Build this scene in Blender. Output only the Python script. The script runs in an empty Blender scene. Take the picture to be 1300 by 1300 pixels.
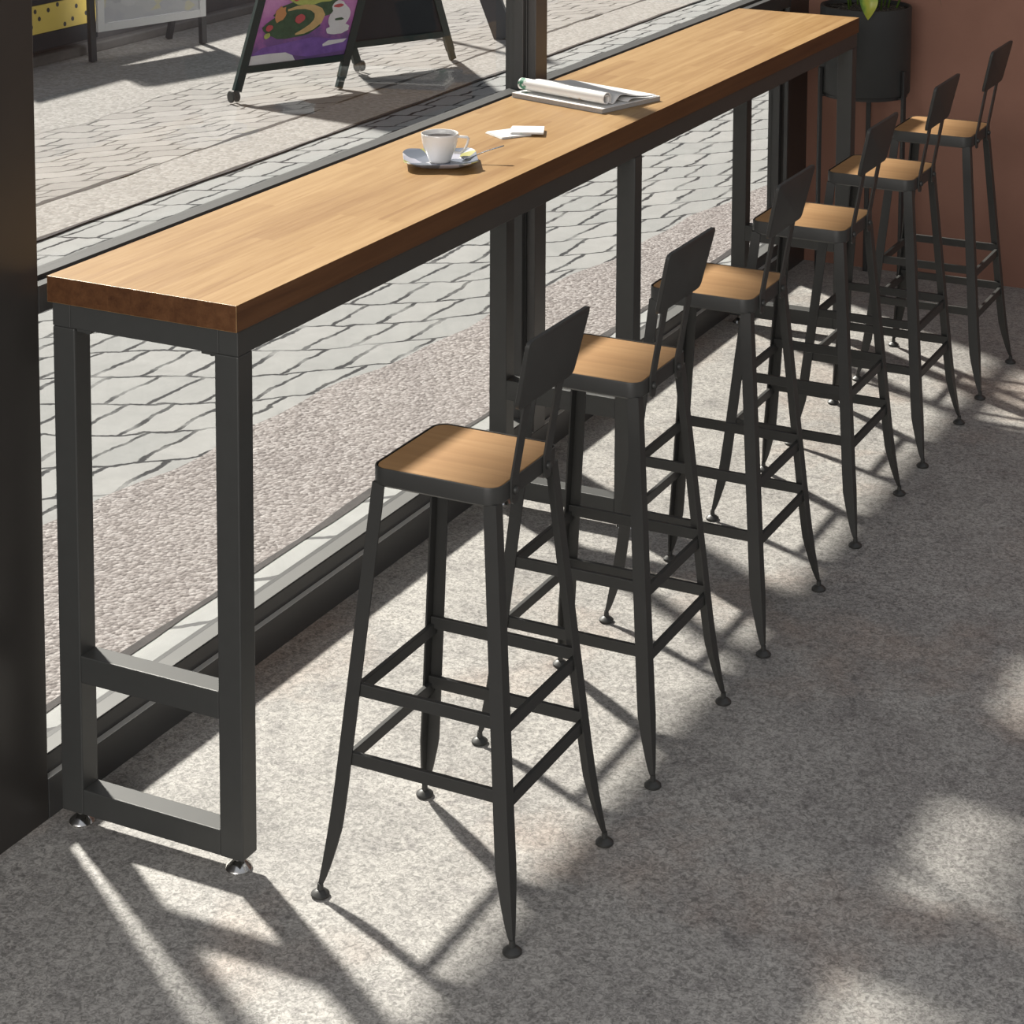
import bpy, bmesh, math, random
from mathutils import Vector, Matrix
R = random.Random(7)
scene = bpy.context.scene
COL = scene.collection
PI = math.pi

# ------------------------------------------------------------------ helpers
def link(name, bm, mats, parent=None, smooth=False, loc=None):
    bmesh.ops.recalc_face_normals(bm, faces=bm.faces)
    me = bpy.data.meshes.new(name)
    bm.to_mesh(me); bm.free()
    if not isinstance(mats, (list, tuple)): mats = [mats]
    for m in mats: me.materials.append(m)
    if smooth:
        for p in me.polygons: p.use_smooth = True
        if smooth == 'auto':
            try: me.set_sharp_from_angle(angle=math.radians(35))
            except Exception: pass
    o = bpy.data.objects.new(name, me)
    COL.objects.link(o)
    if parent: o.parent = parent
    if loc: o.location = loc
    return o

def tag(o, label=None, cat=None, group=None, kind=None):
    if label: o['label'] = label
    if cat: o['category'] = cat
    if group: o['group'] = group
    if kind: o['kind'] = kind
    return o

def empty(name, loc=(0, 0, 0), rz=0):
    o = bpy.data.objects.new(name, None)
    o.empty_display_size = .1
    o.location = loc; o.rotation_euler = (0, 0, rz)
    COL.objects.link(o)
    return o

def copy_tree(o, parent=None):
    c = o.copy(); COL.objects.link(c)
    if parent: c.parent = parent
    for ch in list(o.children): copy_tree(ch, c)
    return c

def add_box(bm, x0, x1, y0, y1, z0, z1, bev=0.0, mi=0, M=None, seg=2):
    t = bmesh.new()
    bmesh.ops.create_cube(t, size=1)
    for v in t.verts:
        v.co = Vector(((v.co.x + .5) * (x1 - x0) + x0, (v.co.y + .5) * (y1 - y0) + y0, (v.co.z + .5) * (z1 - z0) + z0))
    if bev:
        bmesh.ops.bevel(t, geom=t.edges[:], offset=bev, segments=seg, profile=.5, affect='EDGES')
    if M: bmesh.ops.transform(t, matrix=M, verts=t.verts)
    for f in t.faces: f.material_index = mi
    merge(bm, t)

def merge(bm, t):
    me = bpy.data.meshes.new('tmp'); t.to_mesh(me); t.free()
    bm.from_mesh(me); bpy.data.meshes.remove(me)

def box(*a, **k):
    bm = bmesh.new(); add_box(bm, *a, **k); return bm

def add_loft(bm, rings, closed=True, cap=True, mi=0):
    vs = [[bm.verts.new(p) for p in r] for r in rings]
    n = len(rings[0])
    for a, b in zip(vs, vs[1:]):
        for i in range(n if closed else n - 1):
            j = (i + 1) % n
            f = bm.faces.new((a[i], a[j], b[j], b[i])); f.material_index = mi
    if cap and closed:
        bm.faces.new(vs[0][::-1]).material_index = mi
        bm.faces.new(vs[-1]).material_index = mi

def add_lathe(bm, prof, c=(0, 0, 0), n=40, mi=0, cap=False):
    rings = [[Vector((c[0] + r * math.cos(2 * PI * i / n), c[1] + r * math.sin(2 * PI * i / n), c[2] + z)) for i in range(n)] for r, z in prof]
    add_loft(bm, rings, True, cap, mi)

def add_tube(bm, pts, rad, n=10, mi=0):
    pts = [Vector(p) for p in pts]
    rs = rad if isinstance(rad, (list, tuple)) else [rad] * len(pts)
    rings = []
    ref = Vector((0, 0, 1))
    for i, p in enumerate(pts):
        d = (pts[min(i + 1, len(pts) - 1)] - pts[max(i - 1, 0)]).normalized()
        a = d.cross(ref)
        if a.length < 1e-3: a = d.cross(Vector((1, 0, 0)))
        a.normalize(); b = d.cross(a).normalized()
        rings.append([p + (a * math.cos(2 * PI * k / n) + b * math.sin(2 * PI * k / n)) * rs[i] for k in range(n)])
    add_loft(bm, rings, True, True, mi)

def rrect(w, h, r, n=6, cx=0, cy=0):
    out = []
    for (sx, sy, a0) in ((1, 1, 0), (-1, 1, 90), (-1, -1, 180), (1, -1, 270)):
        for k in range(n + 1):
            a = math.radians(a0 + 90 * k / n)
            out.append((cx + sx * (w / 2 - r) + r * math.cos(a), cy + sy * (h / 2 - r) + r * math.sin(a)))
    return out

# ------------------------------------------------------------------ node helpers
def new_mat(name):
    m = bpy.data.materials.new(name); m.use_nodes = True
    nt = m.node_tree
    b = nt.nodes['Principled BSDF']
    return m, nt, b

class N:
    def __init__(s, nt): s.nt = nt
    def node(s, typ, **k):
        n = s.nt.nodes.new(typ)
        for a, v in k.items(): setattr(n, a, v)
        return n
    def put(s, sock, v):
        if isinstance(v, bpy.types.NodeSocket): s.nt.links.new(v, sock)
        elif v is not None:
            if hasattr(sock, 'default_value'):
                if sock.type == 'RGBA' and len(v) == 3: v = (*v, 1)
                sock.default_value = v
    def coord(s, which='Object'):
        return s.node('ShaderNodeTexCoord').outputs[which]
    def mapping(s, vec, scale=(1, 1, 1), rot=(0, 0, 0), loc=(0, 0, 0)):
        n = s.node('ShaderNodeMapping')
        s.put(n.inputs['Vector'], vec); n.inputs['Scale'].default_value = scale
        n.inputs['Rotation'].default_value = rot; n.inputs['Location'].default_value = loc
        return n.outputs[0]
    def noise(s, vec, scale, detail=3, rough=.55, dist=0, out='Fac'):
        n = s.node('ShaderNodeTexNoise')
        s.put(n.inputs['Vector'], vec)
        n.inputs['Scale'].default_value = scale; n.inputs['Detail'].default_value = detail
        n.inputs['Roughness'].default_value = rough; n.inputs['Distortion'].default_value = dist
        return n.outputs[out]
    def voro(s, vec, scale, feature='F1', out='Distance', rand=1):
        n = s.node('ShaderNodeTexVoronoi', feature=feature)
        s.put(n.inputs['Vector'], vec); n.inputs['Scale'].default_value = scale
        n.inputs['Randomness'].default_value = rand
        return n.outputs[out]
    def ramp(s, fac, stops, interp='LINEAR'):
        n = s.node('ShaderNodeValToRGB'); s.put(n.inputs[0], fac)
        r = n.color_ramp; r.interpolation = interp
        while len(r.elements) < len(stops): r.elements.new(.5)
        for e, (p, c) in zip(r.elements, stops):
            e.position = p
            e.color = (*c, 1) if isinstance(c, tuple) else (c, c, c, 1)
        return n.outputs[0]
    def mix(s, fac, a, b, mode='MIX'):
        n = s.node('ShaderNodeMix', data_type='RGBA', blend_type=mode)
        s.put(n.inputs[0], fac); s.put(n.inputs[6], a); s.put(n.inputs[7], b)
        return n.outputs[2]
    def math(s, op, a, b=None, c=None, clamp=False):
        n = s.node('ShaderNodeMath', operation=op, use_clamp=clamp)
        s.put(n.inputs[0], a)
        if b is not None: s.put(n.inputs[1], b)
        if c is not None: s.put(n.inputs[2], c)
        return n.outputs[0]
    def sep(s, v):
        n = s.node('ShaderNodeSeparateXYZ'); s.put(n.inputs[0], v); return n.outputs
    def comb(s, x, y, z=0.0):
        n = s.node('ShaderNodeCombineXYZ'); s.put(n.inputs[0], x); s.put(n.inputs[1], y); s.put(n.inputs[2], z); return n.outputs[0]
    def bump(s, h, strength=.3, dist=.01, normal=None):
        n = s.node('ShaderNodeBump'); s.put(n.inputs['Height'], h)
        n.inputs['Strength'].default_value = strength; n.inputs['Distance'].default_value = dist
        if normal is not None: s.put(n.inputs['Normal'], normal)
        return n.outputs[0]

def plain(name, col, rough=.5, metal=0, spec=.5, noise=0.0, nscale=20, bump=0.0, bscale=200):
    m, nt, b = new_mat(name); n = N(nt)
    co = n.coord()
    if noise:
        f = n.noise(co, nscale, 4)
        c = n.mix(f, tuple(x * (1 - noise) for x in col), tuple(min(1, x * (1 + noise)) for x in col))
        n.put(b.inputs['Base Color'], c)
    else:
        f = n.noise(co, 8, 2)
        c = n.mix(f, tuple(x * .985 for x in col), tuple(min(1, x * 1.015) for x in col))
        n.put(b.inputs['Base Color'], c)
    b.inputs['Roughness'].default_value = rough
    b.inputs['Metallic'].default_value = metal
    b.inputs['Specular IOR Level'].default_value = spec
    if bump:
        n.put(b.inputs['Normal'], n.bump(n.noise(co, bscale, 2), bump, .002))
    return m

def wood(name, dark, mid, light, rows=.045, length=.55, grain_axis='y', gscale=1.0, rough=.36, tone=.3):
    m, nt, b = new_mat(name); n = N(nt)
    co = n.coord()
    x, y, z = n.sep(co)[0:3]
    if grain_axis == 'x': x, y = y, x
    # staves: brick pattern seen from above, each with its own tone
    bv = n.comb(y, n.math('ADD', x, 5.0), 0)
    br = n.node('ShaderNodeTexBrick', offset=.37, offset_frequency=2)
    n.put(br.inputs['Vector'], bv)
    br.inputs['Color1'].default_value = (0, 0, 0, 1); br.inputs['Color2'].default_value = (1, 1, 1, 1)
    br.inputs['Mortar'].default_value = (.5, .5, .5, 1)
    br.inputs['Scale'].default_value = 1; br.inputs['Mortar Size'].default_value = 0
    br.inputs['Brick Width'].default_value = length; br.inputs['Row Height'].default_value = rows
    stave = n.sep(br.outputs['Color'])[0]
    off = n.math('MULTIPLY', stave, 3.7)
    gv = n.comb(n.math('MULTIPLY', x, 55 * gscale), n.math('ADD', n.math('MULTIPLY', y, 2.2 * gscale), off), n.math('MULTIPLY', z, 55 * gscale))
    g = n.noise(gv, 1.0, 4, .6, .4)
    gv2 = n.comb(n.math('MULTIPLY', x, 260 * gscale), n.math('MULTIPLY', y, 9 * gscale), n.math('MULTIPLY', z, 260 * gscale))
    g2 = n.noise(gv2, 1.0, 2, .5)
    big = n.noise(n.comb(n.math('MULTIPLY', x, 6), n.math('MULTIPLY', y, 1.2), z), 1.0, 3)
    f = n.math('ADD', n.math('MULTIPLY', g, .75), n.math('MULTIPLY', g2, .25))
    f = n.math('ADD', f, n.math('MULTIPLY', n.math('SUBTRACT', stave, .5), tone))
    f = n.math('ADD', f, n.math('MULTIPLY', n.math('SUBTRACT', big, .5), .35))
    c = n.ramp(f, [(.24, dark), (.5, mid), (.76, light)])
    n.put(b.inputs['Base Color'], c)
    n.put(b.inputs['Roughness'], n.math('ADD', n.math('MULTIPLY', g2, .12), rough - .06))
    n.put(b.inputs['Normal'], n.bump(g2, .08, .001))
    b.inputs['Specular IOR Level'].default_value = .45
    return m

# ------------------------------------------------------------------ materials
M_METAL = plain('charcoal powder coat', (.050, .051, .049), .45, 0, .5, .10, 30, .05, 900)
M_STOOL = plain('black powder coat', (.036, .036, .034), .46, 0, .5, .10, 30, .05, 900)
M_FRAME = plain('dark window aluminium', (.058, .058, .057), .42, 0, .5, .12, 12)
M_SILL = plain('sill with painted sky sheen', (.14, .14, .135), .40, 0, .6, .1, 12)  # paler than the dark frame metal: sky reflection painted into the grey
M_CHROME = plain('chromed steel', (.75, .74, .72), .16, 1)
M_PIER = plain('dark brown pier paint', (.040, .036, .033), .38, 0, .45, .35, 3)
M_TOP = wood('oak worktop', (.265, .138, .046), (.350, .205, .080), (.435, .275, .122), .048, .62, 'y', 1.0, .40, .20)
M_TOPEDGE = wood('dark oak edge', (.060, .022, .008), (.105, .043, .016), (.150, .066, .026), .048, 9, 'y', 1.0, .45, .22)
M_SEAT = wood('oak seat', (.30, .158, .062), (.39, .218, .092), (.47, .282, .130), .30, 1.2, 'x', .8, .45, .05)
M_CERAMIC = plain('white glazed ceramic', (.80, .79, .775), .18, 0, .5)
M_COFFEE = plain('black coffee', (.016, .007, .003), .06, 0, .5)
M_STEEL = plain('spoon steel', (.32, .33, .36), .22, 1)
M_PAPER = plain('white paper', (.70, .695, .68), .7, 0, .2, .03, 40)
M_POT = plain('matt black planter', (.040, .041, .040), .55, 0, .4, .12, 8)
M_STAND = plain('black plant stand', (.030, .030, .030), .45)
M_BOARD = plain('green black painted wood', (.020, .040, .038), .5, 0, .4, .2, 10)
M_CHALK = plain('blackboard', (.024, .030, .038), .7, 0, .3, .25, 5)
M_RUBBER = plain('grey rubber wheel', (.09, .09, .085), .6)
M_WHITEF = plain('white sign frame', (.86, .86, .88), .4)
M_GREYLEG = plain('grey sign leg', (.075, .08, .09), .5)
M_LEAFSTEM = plain('green stem', (.10, .17, .03), .5)

def mat_floor():
    m, nt, b = new_mat('polished concrete'); n = N(nt)
    co = n.coord()
    big = n.noise(co, 1.1, 5, .6, .3)
    mid = n.noise(co, 5.5, 6, .65, .6)
    fine = n.noise(co, 95, 3, .7, 1.2)
    fine2 = n.noise(co, 230, 2, .6)
    rust = n.noise(n.mapping(co, loc=(7, 3, 0)), 1.7, 5, .65, .2)
    base = n.ramp(big, [(.3, (.235, .226, .215)), (.5, (.288, .277, .262)), (.7, (.34, .328, .308))])
    base = n.mix(n.ramp(mid, [(.40, 0.0), (.68, .55)]), base, (.38, .366, .34))
    base = n.mix(n.ramp(n.noise(co, 9, 7, .75, 1.0), [(.34, .75), (.47, 0.0)]), base, (.19, .18, .174))
    base = n.mix(n.ramp(rust, [(.52, 0.0), (.72, .5)]), base, (.34, .25, .195))
    spk = n.ramp(fine, [(.38, .60), (.5, 1.0), (.60, 1.30)])
    base = n.mix(.95, base, spk, 'MULTIPLY')
    fl = n.noise(n.mapping(co, loc=(2, 5, 0)), 42, 5, .75, 1.8)
    base = n.mix(.8, base, n.ramp(fl, [(.36, .66), (.47, 1.0), (.62, 1.18)]), 'MULTIPLY')
    spk2 = n.ramp(fine2, [(.35, .8), (.65, 1.2)])
    base = n.mix(.6, base, spk2, 'MULTIPLY')
    n.put(b.inputs['Base Color'], base)
    n.put(b.inputs['Roughness'], n.ramp(mid, [(.3, .40), (.7, .62)]))
    b.inputs['Specular IOR Level'].default_value = .4
    n.put(b.inputs['Normal'], n.bump(fine, .15, .002))
    return m

def mat_wall():
    m, nt, b = new_mat('terracotta plaster'); n = N(nt)
    co = n.coord()
    f = n.noise(co, 2.2, 5, .6)
    c = n.ramp(f, [(.3, (.30, .150, .106)), (.7, (.36, .184, .132))])
    n.put(b.inputs['Base Color'], c)
    b.inputs['Roughness'].default_value = .8
    n.put(b.inputs['Normal'], n.bump(n.noise(co, 90, 4), .08, .004))
    return m

def mat_cobble(name, c1, c2, joint, su=.12, sv=.31, warp=1.0, arcs=.10, mort=.012):
    m, nt, b = new_mat(name); n = N(nt)
    co = n.coord()
    x, y, z = n.sep(co)[0:3]
    w1 = n.math('MULTIPLY', n.math('SUBTRACT', n.noise(co, 3.2, 2), .5), .065 * warp)
    w2 = n.math('MULTIPLY', n.math('SUBTRACT', n.noise(n.mapping(co, loc=(4, 9, 0)), 5.0, 3), .5), .10 * warp)
    fine = n.math('MULTIPLY', n.math('SUBTRACT', n.noise(co, 18, 4, .65), .5), .032)
    u = n.math('ADD', n.math('ADD', x, w1), fine)
    arc = n.math('MULTIPLY', n.math('SINE', n.math('MULTIPLY', x, 4.6)), arcs)
    v = n.math('ADD', n.math('ADD', n.math('SUBTRACT', y, n.math('MULTIPLY', x, .85)), n.math('ADD', w2, fine)), arc)
    br = n.node('ShaderNodeTexBrick', offset=.45, offset_frequency=2)
    n.put(br.inputs['Vector'], n.comb(n.math('ADD', u, 20), n.math('ADD', v, 20)))
    br.inputs['Color1'].default_value = (0, 0, 0, 1); br.inputs['Color2'].default_value = (1, 1, 1, 1)
    br.inputs['Mortar'].default_value = (.5, .5, .5, 1)
    br.inputs['Scale'].default_value = 1; br.inputs['Mortar Size'].default_value = mort
    br.inputs['Mortar Smooth'].default_value = .5
    br.inputs['Brick Width'].default_value = su; br.inputs['Row Height'].default_value = sv
    tone = n.sep(br.outputs['Color'])[0]
    c = n.mix(tone, c1, c2)
    c = n.mix(n.ramp(n.noise(co, 7, 6, .7, .5), [(.35, .0), (.7, .4)]), c, tuple(v * .72 for v in c1))
    gap = n.ramp(n.noise(co, 6, 3), [(.30, .25), (.52, 1.0)])
    mo = n.math('MULTIPLY', br.outputs['Fac'], n.sep(gap)[0])
    c = n.mix(mo, c, joint)
    n.put(b.inputs['Base Color'], c)
    b.inputs['Roughness'].default_value = .85
    b.inputs['Specular IOR Level'].default_value = .2
    h = n.math('ADD', n.math('MULTIPLY', mo, -1.0), n.math('MULTIPLY', n.noise(co, 30, 4), .35))
    n.put(b.inputs['Normal'], n.bump(h, .35, .012))
    return m

def mat_gravel(name, lo, mid, hi, scale=75, bs=.6):
    m, nt, b = new_mat(name); n = N(nt)
    co = n.coord()
    vcol = n.voro(co, scale, 'F1', 'Color')
    vd = n.voro(co, scale, 'F1', 'Distance')
    t = n.sep(vcol)[0]
    f = n.math('ADD', n.math('MULTIPLY', t, .55), n.math('MULTIPLY', n.noise(co, scale * .5, 4, .7), .45))
    c = n.ramp(f, [(.22, lo), (.5, mid), (.78, hi)])
    c = n.mix(n.ramp(n.noise(co, 2.5, 5, .65), [(.35, 0.0), (.75, .35)]), c, tuple(v * .8 for v in mid))
    n.put(b.inputs['Base Color'], c)
    b.inputs['Roughness'].default_value = .9
    b.inputs['Specular IOR Level'].default_value = .15
    n.put(b.inputs['Normal'], n.bump(n.math('MULTIPLY', vd, -1.0), bs, .008))
    return m

def mat_slab():
    m, nt, b = new_mat('pale kerb slabs'); n = N(nt)
    co = n.coord()
    x, y, z = n.sep(co)[0:3]
    w = n.math('MULTIPLY', n.math('SUBTRACT', n.noise(co, 7, 4), .5), .10)
    v = n.math('ADD', n.math('ADD', y, n.math('MULTIPLY', x, -1.1)), w)
    tri = n.math('PINGPONG', v, .14)
    j = n.ramp(tri, [(.0, 1.0), (.10, 1.0), (.16, 0.0)])
    n.nt.nodes.remove(j.node)
    line = n.math('LESS_THAN', tri, .012)
    c = n.ramp(n.noise(co, 6, 6, .65, 1), [(.3, (.26, .265, .26)), (.7, (.33, .335, .33))])
    c = n.mix(line, c, (.05, .05, .053))
    n.put(b.inputs['Base Color'], c)
    b.inputs['Roughness'].default_value = .7
    return m

def mat_glass():
    m = bpy.data.materials.new('window glass'); m.use_nodes = True
    nt = m.node_tree; nt.nodes.clear(); n = N(nt)
    out = n.node('ShaderNodeOutputMaterial')
    tr = n.node('ShaderNodeBsdfTransparent'); tr.inputs[0].default_value = (.97, .975, .97, 1)
    gl = n.node('ShaderNodeBsdfGlossy'); gl.inputs['Roughness'].default_value = .02
    fr = n.node('ShaderNodeFresnel'); fr.inputs[0].default_value = 1.45
    mx = n.node('ShaderNodeMixShader')
    n.put(mx.inputs[0], n.math('MULTIPLY', fr.outputs[0], .08)); n.put(mx.inputs[1], tr.outputs[0]); n.put(mx.inputs[2], gl.outputs[0])
    n.put(out.inputs[0], mx.outputs[0])
    return m

M_FLOOR = mat_floor(); M_WALL = mat_wall(); M_GLASS = mat_glass(); M_SLAB = mat_slab()
M_COB1 = mat_cobble('pale cobbles', (.285, .29, .287), (.33, .33, .325), (.025, .025, .028), .125, .285, .95, .08, .0095)
M_COB2 = mat_cobble('warm far cobbles', (.27, .258, .248), (.335, .322, .31), (.075, .07, .068), .17, .17, 1.6, .12, .009)
M_GRAV1 = mat_gravel('pinkish gravel', (.165, .146, .141), (.265, .241, .234), (.37, .347, .34), 95)
M_GRAV2 = mat_gravel('sandy gravel', (.245, .234, .224), (.305, .293, .281), (.37, .358, .345), 60, .35)
M_JOINT = plain('dark street joint', (.075, .07, .07), .9, 0, .1, .4, 20)
M_SHOP = plain('grey shop wall', (.125, .125, .135), .8, 0, .2, .3, 3)
M_KERB = plain('stone kerb', (.20, .195, .195), .85, 0, .2, .3, 10)

# ------------------------------------------------------------------ the room shell
XW = -.03                                   # room face of the window wall
BACK = 4.33
o = link('floor', box(-.08, 4.6, -4.2, BACK, -.06, 0), M_FLOOR); tag(o, kind='structure')
o = link('wall_back', box(-.12, 4.6, BACK, BACK + .12, 0, 2.9), M_WALL); tag(o, kind='structure')
bm = bmesh.new(); add_box(bm, -.16, XW, -4.2, .012, 0, 2.9, .002)
o = link('wall_left', bm, M_PIER); tag(o, kind='structure')
bm = bmesh.new(); add_box(bm, -.101, XW, 4.13, BACK - .001, 0, 2.9, .002)
o = link('wall_left', bm, M_PIER); tag(o, kind='structure')
bm = bmesh.new(); add_box(bm, -.16, XW, .013, 4.129, 2.6, 2.9, .002)
o = link('wall_left', bm, M_PIER); tag(o, kind='structure')
# plinth under the glazing
bm = bmesh.new(); add_box(bm, -.10, XW, .013, 4.129, 0, .077, .0015)
add_box(bm, -.0448, XW - .001, .013, 4.129, .0771, .0784, .0004, 1)  # thin lip strip, reflected room light put into its pale colour
o = link('baseboard_left', bm, [M_FRAME, plain('lip with painted reflection', (.55, .55, .53), .4)]); tag(o, kind='structure')

MUL0, MUL1 = 2.068, 2.140
def window(name, y0, y1):
    w = empty(name, (0, (y0 + y1) / 2, 0)); tag(w, kind='structure')
    inv = -(y0 + y1) / 2
    L = Matrix.Translation((0, inv, 0))
    bm = bmesh.new()
    add_box(bm, -.10, -.045, y0, y1, .0775, .1145, .0015, 0, L)      # bottom rail
    add_box(bm, -.083, -.047, y0, y1, .1147, .1165, .0005, 1, L)      # sill strip
    add_box(bm, -.10, -.045, y0, y1, 2.54, 2.60, .0015, 0, L)
    for a, b in ((y0, y0 + .018), (y1 - .018, y1)):
        add_box(bm, -.10, -.058, a, b, .117, 2.54, .0015, 0, L)
    link('window_frame', bm, [M_FRAME, M_SILL], w)
    bm = bmesh.new()
    add_box(bm, -.090, -.0835, y0 + .018, y1 - .018, .1165, .97, 0, 0, L)
    link('glass_pane', bm, M_GLASS, w)
    bm = bmesh.new()
    add_box(bm, -.090, -.0835, y0 + .018, y1 - .018, 1.03, 2.54, 0, 0, L)
    link('glass_pane', bm, M_GLASS, w)
    bm = bmesh.new()
    add_box(bm, -.10, XW, y0, y1, .971, 1.021, .0015, 0, L)           # transom
    add_box(bm, -.10, -.060, y0 + .018, y1 - .018, 1.0212, 1.030, .001, 0, L)      # glazing bead
    add_box(bm, -.060, XW - .001, y0, y1, 1.0212, 1.0222, 0, 0, L)
    link('transom_rail', bm, [M_FRAME, M_SILL], w)
    return w
window('window_1', .013, MUL0 - .001)
window('window_2', MUL1 + .001, 4.125)
bm = bmesh.new()
add_box(bm, -.12, -.056, MUL0, MUL1, .0775, 2.6, .0015)
add_box(bm, -.0535, XW, MUL0 + .002, MUL1, .0775, 2.6, .0015, 1)
add_box(bm, -.058, -.052, MUL0 + .006, MUL1 - .006, .0775, 2.6)
o = link('trim_1', bm, [M_FRAME, plain('mullion cap', (.075, .072, .07), .4)]); tag(o, kind='structure')
# fixed jamb stile between the second pane and the far pier
bm = bmesh.new()
add_box(bm, -.0445, XW - .0005, 4.118, 4.129, .0785, .970, .0008)
add_box(bm, -.0445, XW - .0005, 4.118, 4.129, 1.0225, 2.6, .0008)
o = link('trim_2', bm, M_FRAME); tag(o, kind='structure')

bm = bmesh.new(); add_box(bm, -1.07, -.161, -3, 8, 2.62, 2.68, .005)  # unseen flat slab, added to trim the sun patches on the floor
o = link('sun_blocker', bm, M_FRAME); tag(o, kind='structure')

# ------------------------------------------------------------------ the street outside
def strip(name, x0, x1, m, z, y0=-6, y1=16, wav0=0, wav1=0, shift0=0, shift1=0):
    bm = bmesh.new(); n = 180
    a = []; b = []
    ph = R.random() * 9
    for i in range(n + 1):
        y = y0 + (y1 - y0) * i / n
        e0 = x0 + shift0 * (y - 2) + wav0 * (math.sin(y * 5.1 + ph) + .6 * math.sin(y * 13 + ph * 2))
        e1 = x1 + shift1 * (y - 2) + wav1 * (math.sin(y * 4.3 + ph) + .6 * math.sin(y * 15 + ph * 3))
        a.append(bm.verts.new((e0, y, z))); b.append(bm.verts.new((e1, y, z)))
    for i in range(n): bm.faces.new((a[i], b[i], b[i + 1], a[i + 1]))
    o = link(name, bm, m); tag(o, kind='structure'); return o
bm = box(-14, -.17, -8, 18, -.12, -.012)
o = link('street', bm, M_COB1); tag(o, kind='structure')
bm = box(-.17, -.101, -8, 18, -.12, -.012)
o = link('street_edge', bm, M_KERB); tag(o, kind='structure')
strip('kerb_slabs', -.35, -.101, M_SLAB, -.006)
strip('street_joint', -.328, -.306, M_JOINT, -.004, wav0=.005, wav1=.005)
strip('gravel_path', -.86, -.316, M_GRAV1, -.005, wav0=.018, wav1=.002, shift0=.085)
strip('street_joint', -2.735, -2.715, M_JOINT, -.004, wav0=.005, wav1=.005)
strip('sand_strip', -3.06, -2.72, M_GRAV2, -.005, wav0=.012)
strip('street_joint', -3.075, -3.055, M_JOINT, -.004, wav0=.01, wav1=.008)
strip('cobble_gutter', -3.95, -3.06, M_COB2, -.006)
strip('gravel_pavement', -5.05, -3.92, M_GRAV2, -.005, wav1=.03)
bm = bmesh.new()
add_box(bm, -5.35, -5.10, -6, 16, -.01, .46, .01)
add_box(bm, -5.11, -5.04, -6, 16, -.01, .05, .01, 1)
add_box(bm, -5.12, -5.07, -6, 16, .22, .26, .005, 1)
o = link('wall_street', bm, [M_SHOP, M_KERB]); tag(o, kind='structure')

# ------------------------------------------------------------------ bar table
H, W, L, TH = 1.05, .41, 3.527, .048
tb = empty('bar_table', (0, 0, 0))
tag(tb, 'long narrow oak topped bar table on black square tube frames along the window', 'bar table')
bm = box(0, W, 0, L, H - TH, H, .0007)
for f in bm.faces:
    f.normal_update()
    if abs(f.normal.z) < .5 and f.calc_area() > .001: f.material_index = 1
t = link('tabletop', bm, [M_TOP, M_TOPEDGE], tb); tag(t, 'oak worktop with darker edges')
bm = bmesh.new()
for x0, x1 in ((.366, .406), (.004, .044)):
    add_box(bm, x0, x1, .009, L - .004, H - TH - .046, H - TH - .0005, .0015)
for y0 in (.009, 1.742, L - .044):
    add_box(bm, .044, .366, y0, y0 + .040, H - TH - .046, H - TH - .0005, .0015)
link('apron', bm, M_METAL, tb)
for y0 in (.009, 1.737, 3.476):
    fr = None
    bmf = bmesh.new()
    y1 = y0 + .046
    for x0 in (.004, .357):
        add_box(bmf, x0, x0 + .049, y0, y1, .030, H - TH - .0465, .0025)
    add_box(bmf, .0525, .3575, y0 + .0005, y1 - .0005, .286, .338, .002)
    add_box(bmf, .0525, .3575, y0 + .0005, y1 - .0005, .0305, .079, .002)
    fr = link('leg_frame', bmf, M_METAL, tb)
    for x0 in (.030, .380):
        bmf = bmesh.new()
        add_lathe(bmf, [(.0, .0), (.0235, .0), (.0245, .003), (.022, .007), (.012, .015), (.008, .018), (.008, .031)], (x0, (y0 + y1) / 2 + .002, 0), 28)
        f = link('levelling_foot', bmf, M_CHROME, fr, smooth='auto'); f['label'] = 'chrome levelling foot'
    # fixing brackets up under the apron
    for x0, x1 in ((.0535, .085), (.325, .3565)):
        bmf = box(x0, x1, y0 + .006, y0 + .036, H - TH - .0530, H - TH - .0466, .001)
        add_lathe(bmf, [(0.0005, -.005), (.006, -.005), (.006, .0005), (0.0005, .0005)], ((x0 + x1) / 2, y0 + .021, H - TH - .053), 10)
        link('bracket', bmf, M_METAL, fr)

# ------------------------------------------------------------------ bar stool
CX = .745
def leg_bm(sx, sy):
    bm = bmesh.new(); t = .0035
    zs = [.742, .70, .55, .40, .28, .20, .16, .128, .112, .096, .08, .065, .05, .038, .028, .018]
    outer = []
    for z in zs:
        k = (.742 - z) / .724
        c = .1205 + .066 * k + .0055 * max(0, (k - .72) / .28) ** 2
        if z > .70: w = .0235
        elif z > .128: w = .0245 + .003 * (k)
        else: w = .0060 + (.0269 - .0060) * max(0, (z - .020) / .108) ** .62
        outer.append((z, c, w))
    def P(a, b, z): return Vector((sx * a, sy * b, z))
    rings = []
    for z, c, w in outer:
        w = max(w, t * 1.3)
        rings.append([P(c, c, z), P(c - w, c, z), P(c - w, c - t, z), P(c - t, c - t, z), P(c - t, c - w, z), P(c, c - w, z)])
    if sx * sy < 0: rings = [r[::-1] for r in rings]
    add_loft(bm, rings, True, True)
    return bm

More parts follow.
